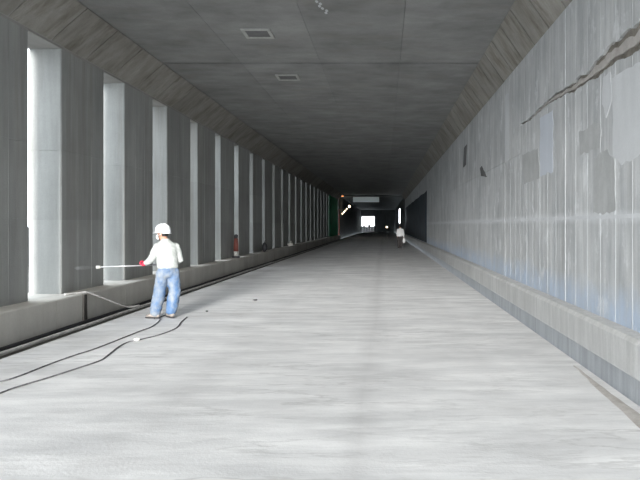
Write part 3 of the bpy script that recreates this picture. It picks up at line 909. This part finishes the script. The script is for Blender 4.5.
    # collar
    b = bmesh.new(); ring_n = 18
    for k in range(ring_n):
        a0_, a1_ = 2 * math.pi * k / ring_n, 2 * math.pi * (k + 1) / ring_n
        f = lambda a, r_, z_: neck + fwd * (r_ * math.sin(a) - .008) + right * (r_ * 1.05 * math.cos(a)) + up * z_
        vv = [b.verts.new(f(a0_, .078, -.02)), b.verts.new(f(a1_, .078, -.02)), b.verts.new(f(a1_, .068, .035)), b.verts.new(f(a0_, .068, .035))]
        b.faces.new(vv)
    bmesh.ops.remove_doubles(b, verts=b.verts, dist=.001)
    o = obj('collar', b, mats['shirt'], R, smooth=True); sd = o.modifiers.new('t', 'SOLIDIFY'); sd.thickness = .008
    # ---- trousers
    b = bmesh.new()
    limb(b, [pelvis + up * .07, pelvis + up * -.02, pelvis + up * -.07], [(.165, .118), (.180, .130), (.17, .13)], 18, fwd)
    for s in 'LR':
        hp, kn, an = V('hip' + s), V('kn' + s), V('an' + s)
        limb(b, [hp, (hp + kn) / 2, kn, (kn + an) / 2, an + up * .01], [(.112, .115), (.110, .115), (.112, .114), (.108, .110), (.096, .102)], 14, fwd)
    tr = remeshed('trousers', b, mats['trousers'], R, 0.014, 3, 0.014, 8)
    # ---- boots
    for s in 'LR':
        an = V('an' + s); ty = math.radians(J['toe' + s]); td = Vector((-math.sin(ty), math.cos(ty), 0)); base = Vector((an.x, an.y, 0))
        b = bmesh.new()
        limb(b, [base - td * .055 + up * .062, base + td * .05 + up * .060, base + td * .13 + up * .048, base + td * .165 + up * .042], [(.040, .042), (.045, .040), (.044, .030), (.034, .022)], 12, up)
        limb(b, [an + up * .02, base - td * .01 + up * .06], [.052, .046], 10, td)
        bt_ = remeshed('boot', b, mats['boot'], R, 0.010, 2)
        b = bmesh.new()
        tube(b, [base - td * .105 + up * .013, base - td * .08 + up * .013, base + td * .05 + up * .013, base + td * .14 + up * .013, base + td * .195 + up * .013], [(.022, .012), (.042, .013), (.048, .013), (.047, .013), (.022, .012)], 12, up)
        obj('sole', b, 'sole', bt_)
    # ---- hands
    for s in 'LR':
        el, ha = V('el' + s), V('ha' + s)
        b = bmesh.new()
        hd = Vector(J.get('handdir' + s, (ha - el).normalized()))
        limb(b, [ha - (ha - el).normalized() * .05, ha], [.034, .030], 10, fwd)
        hand_bm(b, ha, hd, Vector(J['thumb' + s]), 1.25 if gloves else 1.0, J.get('curl', 1.0))
        remeshed('glove' if gloves else 'hand', b, mats['glove'], R, 0.0045, 1)
    return R

WX, WY = -3.95, 11.23
LH = Vector((-.355, .03, .955)); RH = Vector((-.10, .145, .965))
J = dict(head=(-.06, .04, 1.515), head_yaw=74, torso_yaw=34, neck=(.0, .01, 1.40), chest=(.025, 0, 1.20), pelvis=(.05, -.005, .90), hem=.0,
         shL=(-.108, -.075, 1.29), elL=(-.195, -.18, 1.055), haL=tuple(LH - Vector((.03, .07, -.01))),
         shR=(.150, .10, 1.29), elR=(.235, .13, 1.03), haR=tuple(RH + Vector((.085, .055, .01))),
         hipL=(-.03, -.055, .83), knL=(-.10, -.01, .47), anL=(-.16, -.06, .115),
         hipR=(.125, .05, .83), knR=(.14, .09, .47), anR=(.095, .03, .115),
         toeL=75, toeR=40, handdirL=(-.25, .95, -.1), handdirR=(-.95, .15, -.1), thumbL=(-.9, -.2, .2), thumbR=(-.2, .3, .9), cuff=.55)
worker('person', (WX, WY, 0), 'worker in white hard hat, off-white shirt and blue jeans holding a spray lance', J,
       dict(shirt='shirt', trousers='jeans', helmet='helmet', boot='boot', glove='glove'))

# spray lance held in the gloves
gL = LH + Vector((-.0, .02, -.005)); gR = RH + Vector((.0, .0, -.02))
TY = -.25
tip = Vector(((96 - VX) / FPX * (WY + TY) - WX, TY, CAMH - (267.3 - VY) / FPX * (WY + TY)))
ldir = (tip - gL).normalized()
rear = gL - ldir * .33
ln = empty('spray_lance', (WX, WY, 0), 'long pale spray lance held level in red gloves towards the left wall', 'lance')
b = bmesh.new(); tube(b, [gL - ldir * .10, tip - ldir * .07], .0125, 10); obj('lance_tube', b, 'steel', ln, smooth=True)
b = bmesh.new(); tube(b, [tip - ldir * .08, tip - ldir * .07, tip - ldir * .01, tip], [.014, .027, .030, .020], 12); obj('nozzle', b, 'bag_white', ln, smooth=True)
b = bmesh.new(); tube(b, [rear, rear + ldir * .04, gL - ldir * .10], [.020, .026, .022], 10); tube(b, [rear + ldir * .05, rear + ldir * .03 + Vector((0, 0, -.12))], [.018, .016], 8)
obj('gun_body', b, 'gun', ln, smooth=True)
b = bmesh.new(); tube(b, spline([rear + ldir * .03 + Vector((0, 0, -.11)), Vector((.02, .34, .6)), Vector((-.02, .36, .3)), Vector((-.03, .30, .06)), Vector((-.1, .1, .016)), Vector((-.13, .0 - .18, .014))], 8), HR_, 8)
obj('supply_hose', b, 'hose', ln, smooth=True)

# mist leaving the nozzle
tw = tip + Vector((WX, WY, 0))
b = bmesh.new(); tube(b, [tw + ldir * .012, tw + ldir * .10, tw + ldir * .22, tw + ldir * .31, tw + ldir * .35], [.016, .028, .042, .036, .012], 14)
tag(obj('spray_mist', b, 'mist', smooth=True), 'faint white spray mist leaving the lance nozzle', 'mist', kind='stuff')

# far worker in white
FYp = 45.4; FXp = (400.2 - VX) / FPX * FYp
J2 = dict(head=(0.0, .0, 1.56), head_yaw=20, torso_yaw=10, neck=(.0, .0, 1.42), chest=(.0, 0, 1.22), pelvis=(.0, 0, .90), hem=-.06,
          shL=(-.165, -.03, 1.34), elL=(-.215, -.02, 1.07), haL=(-.20, .08, .84),
          shR=(.165, .03, 1.34), elR=(.235, .0, 1.07), haR=(.25, .02, .83),
          hipL=(-.085, 0, .83), knL=(-.10, .02, .47), anL=(-.11, 0, .115), hipR=(.085, 0, .83), knR=(.10, .04, .47), anR=(.12, .02, .115),
          toeL=20, toeR=-10, thumbL=(.3, 1, 0), thumbR=(-.3, 1, 0), curl=.8, cuff=.9)
worker('person', (FXp, FYp, 0), 'distant worker in white jacket and dark trousers carrying a white bag', J2,
       dict(shirt='white_cloth', trousers='trouser_dark', helmet='helmet', boot='boot_dark', glove='skin'), gloves=False, helmet=False, mask=False)
b = bmesh.new()
for v in blob(b, (0, 0, -.20), (.13, .08, .19), 2): v.co += v.co * .08 * noise.noise(v.co * 12)
tube(b, spline([(-.05, 0, -.05), (-.03, 0, .0), (0, 0, .015), (.03, 0, .0), (.05, 0, -.05)], 4), .012, 6)
tag(obj('carrier_bag', b, 'white_cloth', None, (FXp + .265, FYp + .02, .745), True), "white bag hanging from the distant worker's right hand", 'bag')
